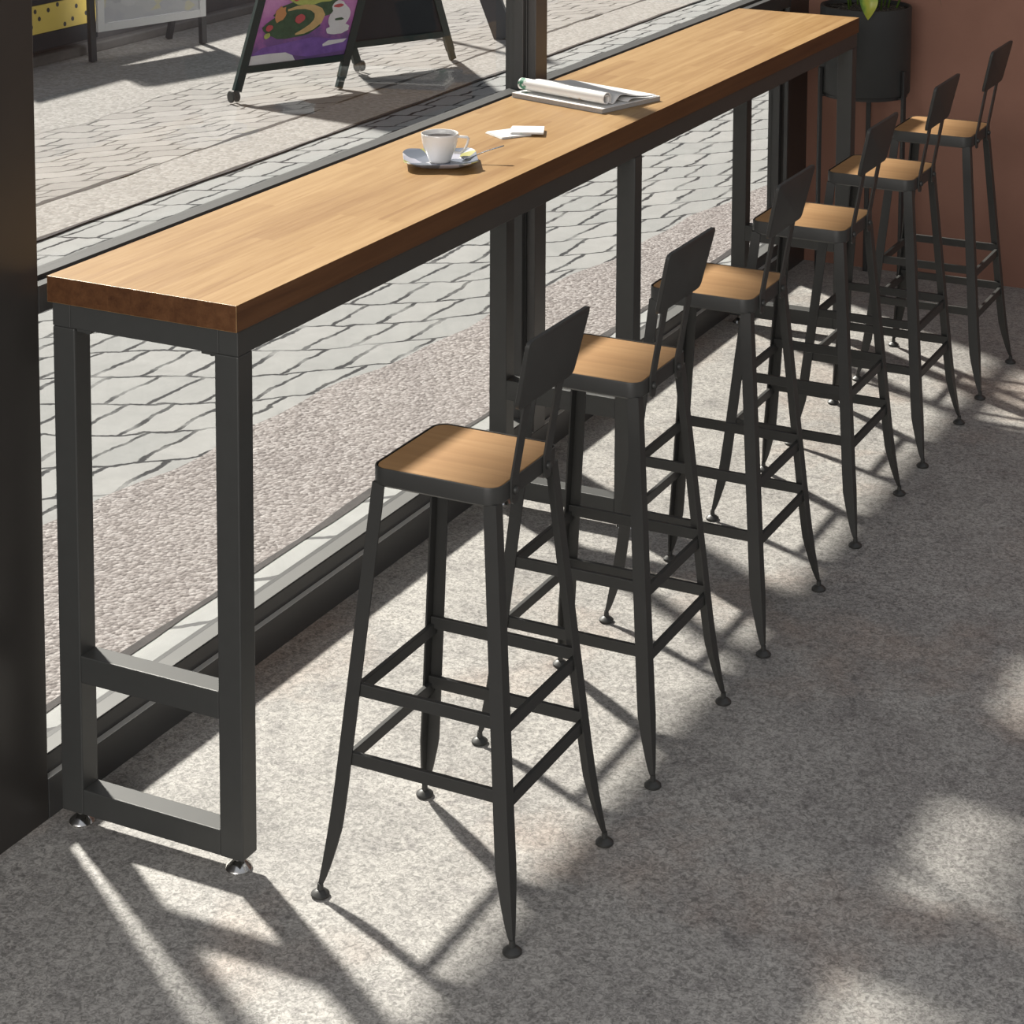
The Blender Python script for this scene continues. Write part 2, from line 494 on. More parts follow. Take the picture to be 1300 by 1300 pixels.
def make_stool():
    root = empty('bar_stool', (CX, 0, 0))
    # pressed metal seat tray
    bm = bmesh.new()
    zr = .7705
    n = 7
    so, si = .1245, .1215
    rings = []
    for s, r, z in ((so - .004, .026, .737), (so, .028, .741), (so, .028, zr - .002), (so - .0008, .027, zr), (si, .025, zr), (si, .025, .752)):
        rings.append([Vector((x, y, z)) for x, y in rrect(2 * s, 2 * s, r, n)])
    add_loft(bm, rings, True, True)
    link('seat_frame', bm, M_STOOL, root, smooth='auto')
    bm = bmesh.new()
    rings = []
    for s, r, z in ((.1190, .023, .7530), (.1195, .0235, .7680), (.1185, .0225, .7700)):
        rings.append([Vector((x, y, z)) for x, y in rrect(2 * s, 2 * s, r, n)])
    add_loft(bm, rings, True, True)
    s_ = link('seat', bm, M_SEAT, root, smooth='auto'); s_['label'] = 'light oak seat board'
    for sx in (-1, 1):
        for sy in (-1, 1):
            lg = link('leg', leg_bm(sx, sy), M_STOOL, root)
            bm = bmesh.new()
            add_lathe(bm, [(0, 0), (.0150, 0), (.0168, .002), (.0165, .0055), (.011, .0105), (.006, .0125), (.0052, .024), (0, .024)], (sx * .1885, sy * .1885, 0), 24)
            link('foot_pad', bm, M_STOOL, lg, smooth='auto')
    def cz(z): return .1205 + .066 * (.742 - z) / .724
    for (zy, zx) in ((.251, .238), (.374, .361)):
        for s in (-1, 1):
            c = cz(zy); a = c - .0045
            y0 = s * (c - .0040); y1 = s * (c - .0135)
            link('stretcher', box(-a, a, min(y0, y1), max(y0, y1), zy - .0115, zy + .0115, .0012), M_STOOL, root)
            c = cz(zx); a = c - .0045
            link('stretcher', box(min(s * (c - .004), s * (c - .0135)), max(s * (c - .004), s * (c - .0135)), -a, a, zx - .0112, zx + .0112, .0012), M_STOOL, root)
    # back bars (flat steel) fixed outside the tray, then the steel back plate
    for s in (-1, 1):
        y = s * .0645
        bm = bmesh.new(); hw = .0135; t = .004
        def ring(x, z, h=hw): return [Vector((x, y - h, z)), Vector((x + t, y - h, z)), Vector((x + t, y + h, z)), Vector((x, y + h, z))]
        rings = [ring(.1252, .729, .006), ring(.1250, .733, .0105), ring(.1250, .742), ring(.1252, .773), ring(.1478, .905), ring(.1585, .962)]
        add_loft(bm, rings, True, True)
        bb = link('back_bar', bm, M_STOOL, root)
        bm = bmesh.new()
        add_lathe(bm, [(0, 0), (.0075, 0), (.0070, .004), (.004, .0065), (0, .007)], (0, 0, 0), 14)
        bmesh.ops.transform(bm, matrix=Matrix.Translation((.1292, y, .752)) @ Matrix.Rotation(PI / 2, 4, 'Y'), verts=bm.verts)
        link('bolt', bm, M_STOOL, bb, smooth='auto')
    bm = bmesh.new()
    rings = []
    zb, zt = .908, 1.034
    def outline(ins):
        pts = []
        base = [(-.1095, zb, .016), (.1095, zb, .016), (.1215, zt, .014), (-.1215, zt, .014)]
        cs = [(-.1095, zb), (.1095, zb), (.1215, zt), (-.1215, zt)]
        for i in range(4):
            p = Vector(cs[i]); a = Vector(cs[i - 1]) - p; b = Vector(cs[(i + 1) % 4]) - p
            a.normalize(); b.normalize(); r = base[i][2]
            for k in range(7):
                f = k / 6
                q = p + a * r * (1 - f) ** 2 + b * r * f ** 2
                pts.append(q)
        c = Vector((0, (zb + zt) / 2))
        return [c + (q - c) * (1 - ins / .06) for q in pts]
    for off, ins in ((0, .0015), (.0015, 0), (.0085, 0), (.010, .0015)):
        rings.append([Vector((.1465 + off + (q.y - zb) * .225, q.x, q.y)) for q in outline(ins)])
    add_loft(bm, rings, True, True)
    link('backrest', bm, M_STOOL, root, smooth='auto')
    return root
stool = make_stool()
YS = [.2149, .8187, 1.4387, 2.0965, 2.6948, 3.308]
LBL = ['black steel bar stool with oak seat nearest the front end of the bar table',
       'second bar stool from the front, black steel with oak seat, beside the foremost stool',
       'third bar stool from the front end of the table, oak seat, black low back',
       'fourth bar stool from the front, third counting from the terracotta wall, oak seat',
       'oak seated bar stool next to the last one before the terracotta wall',
       'last bar stool in the row, closest to the terracotta wall and the planter']
for i, y in enumerate(YS):
    o = stool if i == 0 else copy_tree(stool)
    o.location = (CX, y, 0)
    tag(o, LBL[i], 'stool', 'bar stools in a row along the table')

# ------------------------------------------------------------------ on the table
def saucer_mat():
    m, nt, b = new_mat('patterned saucer glaze'); n = N(nt)
    co = n.coord()
    cell = n.voro(co, 26, 'F1', 'Color')
    t = n.sep(cell)[0]
    c = n.ramp(t, [(0, (.20, .22, .27)), (.30, (.45, .45, .52)), (.45, (.16, .18, .22)), (.62, (.58, .58, .62)), (.80, (.42, .40, .15)), (.92, (.26, .27, .33))], 'CONSTANT')
    x, y, z = n.sep(co)[0:3]
    up = n.math('GREATER_THAN', z, .0042)
    n.put(b.inputs['Base Color'], n.mix(up, (.72, .71, .70), c))
    b.inputs['Roughness'].default_value = .2
    return m
M_SAUCER = saucer_mat()
SC = (.208, 1.102)
bm = bmesh.new()
rings = []
def sq(w, r, z, lift=0):
    out = []
    for x, y in rrect(w, w, r, 7):
        k = min(abs(x), abs(y)) / (w / 2)
        out.append(Vector((x, y, z + lift * k * k)))
    return out
for w, r, z, lf in ((.060, .028, 0, 0), (.088, .036, 0, 0), (.125, .04, .006, .002), (.150, .034, .0135, .006), (.1515, .034, .0150, .006), (.150, .034, .0158, .006), (.120, .036, .0085, .003), (.085, .036, .0052, 0), (.05, .024, .0048, 0)):
    rings.append(sq(w, r, z, lf))
add_loft(bm, rings, True, True)
o = link('saucer', bm, M_SAUCER, None, smooth='auto', loc=(SC[0], SC[1], H + .0004))
o.rotation_euler = (0, 0, math.radians(31)); o.scale = (1.09, 1.09, 1)
tag(o, 'square patterned saucer under the coffee cup on the bar table', 'saucer')
cup = empty('coffee_cup', (SC[0] - .003, SC[1] + .003, H + .0058))
tag(cup, 'white porcelain cup of black coffee standing on the patterned saucer', 'cup')
bm = bmesh.new()
prof = [(0, .003), (.021, .003), (.022, 0), (.0255, 0), (.0265, .003), (.031, .014), (.0385, .032), (.043, .048), (.0445, .060), (.0450, .0655), (.0444, .0662), (.0432, .0655),
        (.0428, .060), (.041, .048), (.0365, .032), (.029, .015), (.024, .007), (0, .006)]
add_lathe(bm, prof[1:-1], (0, 0, 0), 48, cap=True)
link('cup_body', bm, M_CERAMIC, cup, smooth=True)
bm = bmesh.new()
add_lathe(bm, [(.0005, .0555), (.0421, .0555)], (0, 0, 0), 48)
link('coffee', bm, M_COFFEE, cup, smooth=True)
bm = bmesh.new()
hp = [(.0415, 0, .0585), (.052, 0, .0585), (.066, 0, .0575), (.0695, 0, .0545), (.0675, 0, .044), (.061, 0, .030), (.050, 0, .0205), (.0355, 0, .0215)]
rings = []
for i, p in enumerate(hp):
    p = Vector(p); d = (Vector(hp[min(i + 1, len(hp) - 1)]) - Vector(hp[max(i - 1, 0)])).normalized()
    nrm = Vector((-d.z, 0, d.x))
    rings.append([p + nrm * (.0030 * math.cos(a)) + Vector((0, 1, 0)) * (.0055 * math.sin(a)) for a in [2 * PI * k / 10 for k in range(10)]])
add_loft(bm, rings, True, True)
link('handle', bm, M_CERAMIC, cup, smooth=True)
cup.rotation_euler = (0, 0, math.radians(20)); cup.scale = (.93, .93, .98)

# spoon: bowl on the saucer, handle reaching over the saucer's edge
def spoon_bm():
    bm = bmesh.new()
    rings = []
    pts = [(0, .0015, .001), (.006, .010, .0015), (.016, .0145, .0015), (.028, .0125, .0013), (.038, .006, .0013), (.046, .0032, .0013), (.070, .0028, .0013), (.100, .0036, .0013), (.128, .0058, .0012), (.140, .0050, .001), (.1425, .0012, .0008)]
    zz = lambda x: .0015 + .010 * min(1, max(0, (x - .03) / .045)) + .020 * max(0, (x - .06) / .085)
    for x, w, t in pts:
        dip = -.0025 if .004 < x < .034 else 0
        z = zz(x)
        rings.append([Vector((x, -w, z)), Vector((x, -w * .5, z + dip - t)), Vector((x, 0, z + dip - t * 1.3)), Vector((x, w * .5, z + dip - t)), Vector((x, w, z)), Vector((x, w * .5, z + dip + t)), Vector((x, 0, z + dip + t * .7)), Vector((x, -w * .5, z + dip + t))])
    add_loft(bm, rings, True, True)
    return bm
o = link('teaspoon', spoon_bm(), M_STEEL, None, smooth=True, loc=(.243, 1.129, H + .0125))
o.rotation_euler = (0, 0, math.radians(36)); o.scale = (.70, 1.0, .80)
tag(o, 'steel teaspoon resting on the saucer rim beside the coffee cup', 'spoon')

def paper_mat(name, spots):
    m, nt, b = new_mat(name); n = N(nt)
    co = n.coord()
    c = n.mix(n.noise(co, 30, 2), (.76, .755, .74), (.81, .80, .785))
    for (sc, lo, col, off) in spots:
        f = n.ramp(n.noise(n.mapping(co, loc=off), sc, 4, .6, .5), [(lo, 0.0), (lo + .04, 1.0)])
        c = n.mix(f, c, col)
    n.put(b.inputs['Base Color'], c)
    b.inputs['Roughness'].default_value = .6; b.inputs['Specular IOR Level'].default_value = .25
    return m
M_NAP = paper_mat('printed napkin paper', [(28, .64, (.56, .66, .56), (1, 2, 3))])
M_MAG = paper_mat('magazine page print', [(14, .655, (.05, .20, .12), (3, 2, 1)), (13, .70, (.42, .26, .12), (8, 5, 2))])
M_MAGEDGE = plain('magazine page edges', (.42, .40, .38), .7, 0, .2, .25, 300)
M_MAGCOVER = plain('magazine cover underside', (.30, .28, .26), .4, 0, .4, .3, 25)

def napkin(cx, cy, w, d, rz, z, label):
    bm = bmesh.new()
    for k in range(3):
        add_box(bm, -w / 2 + k * .0015, w / 2, -d / 2, d / 2 - k * .001, k * .0016, k * .0016 + .0013, .0005)
    o = link('napkin', bm, M_NAP, None, loc=(cx, cy, z)); o.rotation_euler = (0, 0, rz)
    tag(o, label, 'napkin', 'folded paper napkins on the table')
napkin(.203, 1.447, .082, .078, math.radians(57), H + .0003, 'lower of two folded white napkins, nearer the coffee cup')
napkin(.236, 1.482, .080, .074, math.radians(24), H + .0056, 'upper of two folded white napkins, nearer the magazine')

# magazine : corners measured on the table top
A = Vector((.010, 1.872, 0)); B = Vector((.302, 1.766, 0))
LU, LV = .306, .232
u = Vector((math.cos(math.radians(-16)), math.sin(math.radians(-16)), 0)); A = B - u * LU
mg = empty('magazine', (A.x, A.y, H + .0003), math.atan2(u.y, u.x))
tag(mg, 'open magazine with its front pages curled into a roll, lying beside the window mullion', 'magazine')
bm = bmesh.new()
add_box(bm, 0, LU, 0, LV, 0, .0012, .0004, 2)
for k in range(7):
    j = R.uniform(-.0015, .0015)
    add_box(bm, abs(j), LU - abs(j) * .6, .001 + j * .3 + .001, LV, .0013 + k * .0016, .0013 + k * .0016 + .00135, 0, 1 if k < 6 else 0)
link('page_block', bm, [M_MAG, M_MAGEDGE, M_MAGCOVER], mg)
def sheet(pts, th, name, x0, x1, ny=14):
    bm = bmesh.new()
    rings = []
    n = len(pts)
    nor = []
    for i in range(n):
        d = Vector(pts[min(i + 1, n - 1)]) - Vector(pts[max(i - 1, 0)])
        d.normalize(); nor.append(Vector((-d.y, d.x)))
    for k in range(ny + 1):
        x = x0 + (x1 - x0) * k / ny
        ring = [Vector((x, p[0] + nn.x * th, p[1] + nn.y * th)) for p, nn in zip(pts, nor)]
        ring += [Vector((x, p[0] - nn.x * th, p[1] - nn.y * th)) for p, nn in list(zip(pts, nor))[::-1]]
        rings.append(ring)
    add_loft(bm, rings, True, True)
    return link(name, bm, M_MAG, mg, smooth='auto')
Z0 = .0128
def spline(P, n=8):
    out = []
    for i in range(len(P) - 1):
        p0, p1, p2, p3 = P[max(i - 1, 0)], P[i], P[i + 1], P[min(i + 2, len(P) - 1)]
        for k in range(n):
            t = k / n
            out.append(tuple(.5 * (2 * p1[j] + (p2[j] - p0[j]) * t + (2 * p0[j] - 5 * p1[j] + 4 * p2[j] - p3[j]) * t * t + (3 * p1[j] - p0[j] - 3 * p2[j] + p3[j]) * t ** 3) for j in (0, 1)))
    return out
pts = spline([(LV - .004, Z0 + .0014), (.19, Z0 + .004), (.14, Z0 + .012), (.105, Z0 + .020), (.088, Z0 + .0205), (.076, Z0 + .014), (.066, Z0 + .006), (.058, Z0 + .0024)])
r0 = .0172; cvx, cvz = .036, Z0 + .0180
ang0 = -.70
for k in range(46):
    a = ang0 + (2 * PI * 1.45) * k / 45
    r = r0 - .0088 * k / 45
    pts.append((cvx + r * math.cos(a), cvz + r * math.sin(a)))
sheet(pts, .0011, 'curled_page', .002, LU * .955)
pts = spline([(LV - .006, Z0 + .0002), (.19, Z0 + .0012), (.15, Z0 + .006), (.125, Z0 + .008), (.112, Z0 + .005), (.106, Z0 + .0012)], 5)
sheet(pts, .0006, 'inner_page', .006, LU - .004)

# ------------------------------------------------------------------ planter in the corner
PC = Vector((.247, 4.125, 0)); PR = .158
dsr = Vector((.896, .443, 0)); dsd = Vector((-.443, .896, 0))
st = empty('plant_stand', PC)
tag(st, 'black three legged metal stand under the tall planter by the terracotta wall', 'plant stand')
bm = bmesh.new()
add_lathe(bm, [(.135, .682), (.150, .682), (.150, .692), (.135, .692), (.135, .682)], (0, 0, 0), 40)
for k in range(3):
    a = math.radians(-45 + 120 * k)
    d = dsr * math.cos(a) + dsd * math.sin(a)
    add_tube(bm, [d * .006 + Vector((0, 0, .687)), d * .148 + Vector((0, 0, .687))], .004, 8)
link('support_ring', bm, M_STAND, st, smooth='auto')
for k in range(3):
    a = math.radians(-45 + 120 * k)
    bm = bmesh.new()
    add_box(bm, .1600, .1720, -.0085, .0085, 0, .785, .002)
    add_box(bm, .149, .161, -.007, .007, .683, .691)
    ww = math.atan2((dsr * math.cos(a) + dsd * math.sin(a)).y, (dsr * math.cos(a) + dsd * math.sin(a)).x)
    bmesh.ops.rotate(bm, cent=(0, 0, 0), matrix=Matrix.Rotation(ww, 3, 'Z'), verts=bm.verts)
    link('leg', bm, M_STAND, st)
pl = empty('potted_plant', (PC.x, PC.y, .6925))
tag(pl, 'black cylindrical planter with a yellow green leafy plant on the stand in the corner', 'potted plant')
bm = bmesh.new()
hz = .305
add_lathe(bm, [(.02, 0), (PR - .006, 0), (PR - .001, .003), (PR, .008), (PR, hz - .004), (PR - .002, hz), (PR - .010, hz), (PR - .012, hz - .004), (PR - .012, hz - .05)], (0, 0, 0), 72, cap=True)
link('pot', bm, M_POT, pl, smooth='auto')
ms, nt, b = new_mat('fibrous dark soil'); n = N(nt)
co = n.coord()
fz = n.noise(n.mapping(co, scale=(1, 1, 1)), 160, 4, .7, 2.0)
n.put(b.inputs['Base Color'], n.ramp(fz, [(.42, (.008, .008, .007)), (.54, (.05, .046, .036)), (.62, (.42, .38, .30))]))
b.inputs['Roughness'].default_value = .9
n.put(b.inputs['Normal'], n.bump(fz, 1, .01))
bm = bmesh.new()
rings = [[Vector((r * math.cos(2 * PI * i / 48), r * math.sin(2 * PI * i / 48), hz - .013 + .008 * (1 - r / PR) + R.uniform(-.003, .003))) for i in range(48)] for r in (.1455, .125, .10, .07, .04, .012)]
add_loft(bm, rings, True, True)
s_ = link('soil', bm, ms, pl, smooth=True); s_['label'] = 'dark fibrous potting soil'
ml, nt, b = new_mat('variegated leaf'); n = N(nt)
co = n.coord(); x, y, z = n.sep(n.coord('Generated'))[0:3]
edge = n.math('ABSOLUTE', n.math('SUBTRACT', y, .5))
f = n.math('ADD', n.math('MULTIPLY', edge, 1.6), n.math('MULTIPLY', n.math('SUBTRACT', n.noise(co, 60, 4), .5), .8))
n.put(b.inputs['Base Color'], n.ramp(f, [(.1, (.42, .44, .05)), (.35, (.30, .42, .05)), (.6, (.10, .22, .03))]))
b.inputs['Roughness'].default_value = .35
b.inputs['Subsurface Weight'].default_value = 0.0
def leaf(base, tip, w, name='leaf', m=ml, sag=.03, up=Vector((0, 0, 1))):
    base, tip = Vector(base), Vector(tip); d = tip - base; ln = d.length; d.normalize()
    s = d.cross(up).normalized(); nn = s.cross(d).normalized()
    me = bmesh.new(); rows = []
    for i in range(13):
        t = i / 12
        ww = w * math.sin(PI * min(1, t ** .75 * .985 + .012)) ** .9 + .0006
        row = []
        for j in (-1, -.5, 0, .5, 1):
            p = base + d * ln * t + s * ww * j * .5 + nn * (abs(j) * ww * .18 + sag * math.sin(PI * t))
            row.append(me.verts.new(p))
        rows.append(row)
    for a, b_ in zip(rows, rows[1:]):
        for j in range(4): me.faces.new((a[j], a[j + 1], b_[j + 1], b_[j]))
    return link(name, me, m, pl, smooth=True)
view = Vector((2.19, -7.1, 1.14)).normalized()
def stem(pts, r=.0035):
    bm = bmesh.new(); add_tube(bm, pts, r, 8); return link('stem', bm, M_LEAFSTEM, pl, smooth=True)
# leaf hanging over the front rim
q = -dsd * (PR + .006) + dsr * -.022
stem([-dsd * .06 + Vector((0, 0, hz - .03)), -dsd * .10 + Vector((0, 0, hz + .08)), q + Vector((0, 0, hz + .085))])
leaf(q + Vector((0, 0, hz + .085)), q - dsd * .02 + Vector((0, 0, hz - .024)), .062, up=-dsd, sag=.012)
for k in range(9):
    a = k * 2.4; rr = .03 + .06 * R.random()
    b0 = Vector((rr * math.cos(a), rr * math.sin(a), hz - .03))
    h_ = R.uniform(.16, .42)
    tp = b0 + Vector((math.cos(a) * .09, math.sin(a) * .09, h_))
    stem([b0, b0 + Vector((math.cos(a) * .02, math.sin(a) * .02, h_ * .55)), tp])
    dirv = Vector((math.cos(a), math.sin(a), R.uniform(.1, .7))).normalized()
    if tp.y + dirv.y * .15 + PC.y > BACK - .01: dirv.y = -.2
    if tp.x + dirv.x * .15 + PC.x < 0.0: dirv.x = .1
    leaf(tp, tp + dirv * R.uniform(.12, .16), R.uniform(.06, .085))
# a long drooping leaf at the right of the planter
b0 = dsr * .10 + Vector((0, 0, hz - .03)); tp = dsr * .19 - dsd * .02 + Vector((0, 0, hz + .14))
stem([b0, dsr * .15 + Vector((0, 0, hz + .11)), tp])
M_LEAF2 = plain('dark narrow leaf', (.05, .085, .03), .4)
leaf(tp, dsr * .258 - dsd * .03 + Vector((0, 0, hz - .004)), .016, m=M_LEAF2, sag=.012)

# ------------------------------------------------------------------ signs in the street
def bar_between(bm, p, q, w, t, side, mi=0):
    p, q = Vector(p), Vector(q); d = (q - p).normalized(); s = Vector(side); s = (s - d * s.dot(d)).normalized(); n_ = d.cross(s)
    rings = []
    for c in (p, q):
        rings.append([c + s * w / 2 + n_ * t / 2, c - s * w / 2 + n_ * t / 2, c - s * w / 2 - n_ * t / 2, c + s * w / 2 - n_ * t / 2])
    add_loft(bm, rings, True, True, mi)

def poly(bm, pts, M, z, mi):
    vs = [bm.verts.new(M @ Vector((x, y, z))) for x, y in pts]
    f = bm.faces.new(vs); f.material_index = mi

def blob(cx, cy, rx, ry, n=16, j=.0):
    return [(cx + rx * (1 + R.uniform(-j, j)) * math.cos(2 * PI * k / n), cy + ry * (1 + R.uniform(-j, j)) * math.sin(2 * PI * k / n)) for k in range(n)]

# sandwich board with a picture poster
L1 = Vector((-3.527, 5.778, 0)); R1 = Vector((-3.255, 6.338, 0)); R2 = Vector((-3.132, 7.358, 0)); L2 = R2 + (L1 - R1)
apexL = (L1 + L2) / 2 + Vector((0, 0, 1.18)); apexR = (R1 + R2) / 2 + Vector((0, 0, 1.18))
sb = empty('sandwich_board', (L1 + R2) / 2)
tag(sb, 'dark green sandwich board with a purple picture poster standing on the cobbles', 'sandwich board')
Oi = Matrix.Translation(-((L1 + R2) / 2))
def fin(bm): bmesh.ops.transform(bm, matrix=Oi, verts=bm.verts); return bm
for (l0, r0_, nm) in ((L1, R1, 'front_frame'), (L2, R2, 'back_frame')):
    bm = bmesh.new()
    side = (r0_ - l0).normalized()
    lt = apexL; rt = apexR
    up_ = Vector((0, 0, .055)) if l0 is L1 else Vector((0, 0, 0))
    f0 = lambda p, q, k: p + (q - p) * k
    for p, q in ((l0, lt), (r0_, rt)):
        bar_between(bm, f0(p, q, .045), q, .042, .028, side)
    bar_between(bm, f0(l0, lt, .13), f0(r0_, rt, .13), .035, .026, (0, 0, 1))
    bar_between(bm, f0(l0, lt, .99), f0(r0_, rt, .99), .04, .026, (0, 0, 1))
    if l0 is L2:
        rings = [[f0(l0, lt, .13), f0(r0_, rt, .13), f0(r0_, rt, .985), f0(l0, lt, .985)]]
        nn = (lt - l0).cross(side).normalized()
        rings = [[p + nn * .004 for p in rings[0]], [p - nn * .004 for p in rings[0]]]
        add_loft(bm, rings, True, True, 1)
    fr = link(nm, fin(bm), [M_BOARD, M_CHALK], sb)
    for p, q, wh in ((l0, lt, True), (r0_, rt, False)):
        bm = bmesh.new()
        if wh:
            for sgn in (-1, 1):
                cc = p + side * .016 * sgn + Vector((0, 0, .030))
                rr = [[cc + side * (t_ * .5) + (side.cross(Vector((0, 0, 1))) * math.cos(2 * PI * k / 18) + Vector((0, 0, 1)) * math.sin(2 * PI * k / 18)) * ra for k in range(18)] for t_, ra in ((-.012, .026), (-.010, .030), (.010, .030), (.012, .026))]
                add_loft(bm, rr, True, True)
        else:
            bar_between(bm, p + Vector((0, 0, .002)), f0(p, q, .05), .034, .026, side)
        link('caster' if wh else 'foot', fin(bm), M_RUBBER if wh else M_BOARD, fr)
# poster panel between the front rails
lean = (apexL - L1).normalized(); sideF = (R1 - L1).normalized(); nF = lean.cross(sideF).normalized()
if nF.dot(Vector((1, -1, 0))) < 0: nF = -nF
wF = (R1 - L1).length - .042; x0 = .021
hF = (apexL - L1).length
MF = Matrix((( *sideF, 0), (*lean, 0), (*nF, 0), (0, 0, 0, 1))).transposed(); MF.translation = L1
mp, nt, b = new_mat('poster ground'); n = N(nt)
# poster print runs from purple at the foot to pink above
co = n.coord(); xx, yy, zz = n.sep(co)[0:3]
f = n.math('ADD', n.math('MULTIPLY', zz, 1.25), n.math('MULTIPLY', n.noise(co, 7, 4, .6, .5), .45))
n.put(b.inputs['Base Color'], n.ramp(f, [(.36, (.12, .075, .25)), (.55, (.22, .10, .33)), (.66, (.54, .17, .50)), (.85, (.74, .34, .64)), (.98, (.45, .15, .47))]))
b.inputs['Roughness'].default_value = .35
def pp(nm, c, *a): return plain(nm, tuple(min(.85, v * 1.5) for v in c), *a)
PM = [mp, pp('poster dark green', (.035, .075, .04), .4, 0, .4, .5, 30), pp('poster lime', (.34, .38, .10), .4, 0, .4, .35, 40), pp('poster tan', (.48, .33, .14), .4, 0, .4, .2, 30),
      pp('poster white', (.58, .56, .60), .4, 0, .4, .12, 20), pp('poster red', (.40, .06, .07), .4), pp('poster blue', (.05, .13, .36), .4), pp('poster orange', (.46, .21, .08), .4), pp('poster violet', (.16, .08, .30), .4, 0, .4, .4, 25)]
bm = bmesh.new()
y0p = hF * .145
poly(bm, [(x0, y0p), (x0 + wF, y0p), (x0 + wF, hF * .97), (x0, hF * .97)], MF, .004, 0)
poly(bm, [(x0, y0p), (x0 + wF, y0p), (x0 + wF, hF * .97), (x0, hF * .97)], MF, -.004, 1)
X = lambda k: x0 + wF * k
Y = lambda k: y0p + (hF * .45) * k            # k = 0 foot .. about .85 at the frame's top edge in view
def P(pts, mi, z): poly(bm, [(X(a), Y(b_)) for a, b_ in pts], MF, z, mi)
P([(0.0, .09), (.1, .15), (.3, .17), (.6, .20), (.85, .16), (1, .15), (1, .04), (.6, .02), (.45, .05), (0.2, .06)], 8, .0052)
P([(0, 0), (.48, 0), (.44, .05), (.36, .085), (.2, .09), (0.0, .085)], 4, .0060)
P([(.74, .10), (.95, .12), (.98, .15), (.78, .15), (.73, .12)], 4, .0062)
P([(a, b_) for a, b_ in blob(.36, .34, .30, .13, 22, .08)], 1, .0064)
P([(a, b_) for a, b_ in blob(.50, .47, .36, .10, 22, .08)], 1, .0066)
P([(a, b_) for a, b_ in blob(.52, .66, .34, .15, 24, .08)], 2, .0070)
P([(a, b_) for a, b_ in blob(.50, .88, .30, .16, 24, .06)], 2, .0072)
# winding sandy path
cen = [(.27, .480), (.36, .497), (.45, .497), (.53, .480), (.595, .445), (.625, .395), (.615, .345), (.565, .30), (.49, .265), (.41, .245)]
wid = [.010, .016, .021, .026, .031, .034, .034, .031, .024, .008]
up_e = []; lo_e = []
for i, (a, b_) in enumerate(cen):
    w_ = wid[i]
    d = Vector(cen[min(i + 1, len(cen) - 1)]) - Vector(cen[max(i - 1, 0)]); d.normalize()
    up_e.append((a - d.y * w_ * 1.6, b_ + d.x * w_)); lo_e.append((a + d.y * w_ * 1.6, b_ - d.x * w_))
for i in range(len(cen) - 1): P([up_e[i], up_e[i + 1], lo_e[i + 1], lo_e[i]], 3, .0075)
P(blob(.84, .36, .105, .13, 20, .10), 4, .0078)
P(blob(.85, .25, .12, .05, 18, .10), 4, .0079)
P(blob(.80, .47, .07, .055, 14, .1), 4, .0081)
P(blob(.80, .475, .05, .018, 12, .1), 5, .0083)
P(blob(.84, .345, .05, .014, 12, .2), 1, .0083)
P(blob(.20, .45, .055, .075, 14, .2), 7, .0081)
P(blob(.86, .60, .10, .05, 14, .2), 7, .0082)
for (a, b_, r_, c_) in ((.42, .39, .05, 5), (.33, .60, .045, 5), (.58, .70, .05, 5), (.30, .68, .045, 6), (.50, .64, .05, 2), (.46, .78, .05, 5), (.76, .80, .05, 6), (.62, .80, .05, 6), (.12, .33, .035, 5), (.92, .72, .045, 5),
                        (.12, .26, .03, 2), (.70, .62, .035, 3), (.40, .72, .03, 4), (.52, .80, .03, 4), (.86, .84, .05, 6), (.22, .78, .06, 4), (.36, .86, .04, 7), (.68, .90, .05, 5), (.30, .35, .06, 1)):
    P(blob(a, b_, r_, r_ * .42 * wF / (hF * .45) * 2.1, 12, .12), c_, .0086 + R.random() * .0008)
po = link('poster', fin(bm), PM, sb); po['label'] = 'purple and pink picture poster'

# white framed sign by the shop wall
a0 = Vector((-4.859, 6.365, 0)); a1 = Vector((-4.658, 7.131, 0)); sd = (a1 - a0).normalized(); nn = Vector((sd.y, -sd.x, 0))
ws = empty('pavement_sign', (a0 + a1) / 2); tag(ws, 'white framed pavement sign on grey legs by the grey shop wall', 'sign')
Oi = Matrix.Translation(-((a0 + a1) / 2))
for p in (a0, a1):
    bm = bmesh.new(); bar_between(bm, p, p + Vector((-.02, 0, .70)), .036, .03, sd); link('leg', fin(bm), M_GREYLEG, ws)
for p in (a1 - sd * .08,):
    bm = bmesh.new(); bar_between(bm, p + Vector((-.26, .13, 0)) , p + Vector((-.03, 0.01, .66)), .03, .03, sd); link('leg', fin(bm), M_GREYLEG, ws)
LW = (a1 - a0).length - .018
MS = Matrix((( *sd, 0), (0, 0, 1, 0), (*nn, 0), (0, 0, 0, 1))).transposed(); MS.translation = a0 + sd * .009 + nn * .020
def sbox(bm, x0, x1, y0, y1, z0, z1, mi): add_box(bm, x0, x1, y0, y1, z0, z1, .002, mi, MS)
bm = bmesh.new()
zb = .165; ztp = .68
sbox(bm, 0, .045, zb, ztp, 0, .02, 0); sbox(bm, LW - .045, LW, zb, ztp, 0, .02, 0)
sbox(bm, .045, LW - .045, zb, zb + .045, 0, .02, 0); sbox(bm, .045, LW - .045, ztp - .045, ztp, 0, .02, 0)
link('sign_frame', fin(bm), M_WHITEF, ws)
mi_, nt, b = new_mat('pale faded notice'); n = N(nt)
co = n.coord()
cells = n.voro(n.mapping(co, scale=(1, 1, 1.6)), 13, 'F1', 'Color')
t = n.sep(cells)[0]
c = n.ramp(t, [(0, (.62, .63, .67)), (.35, (.54, .55, .62)), (.55, (.68, .68, .70)), (.7, (.46, .47, .52)), (.82, (.80, .74, .42)), (.92, (.74, .74, .77))], 'CONSTANT')
c = n.mix(n.noise(co, 24, 4), c, (.66, .66, .70))
n.put(b.inputs['Base Color'], c); b.inputs['Roughness'].default_value = .3
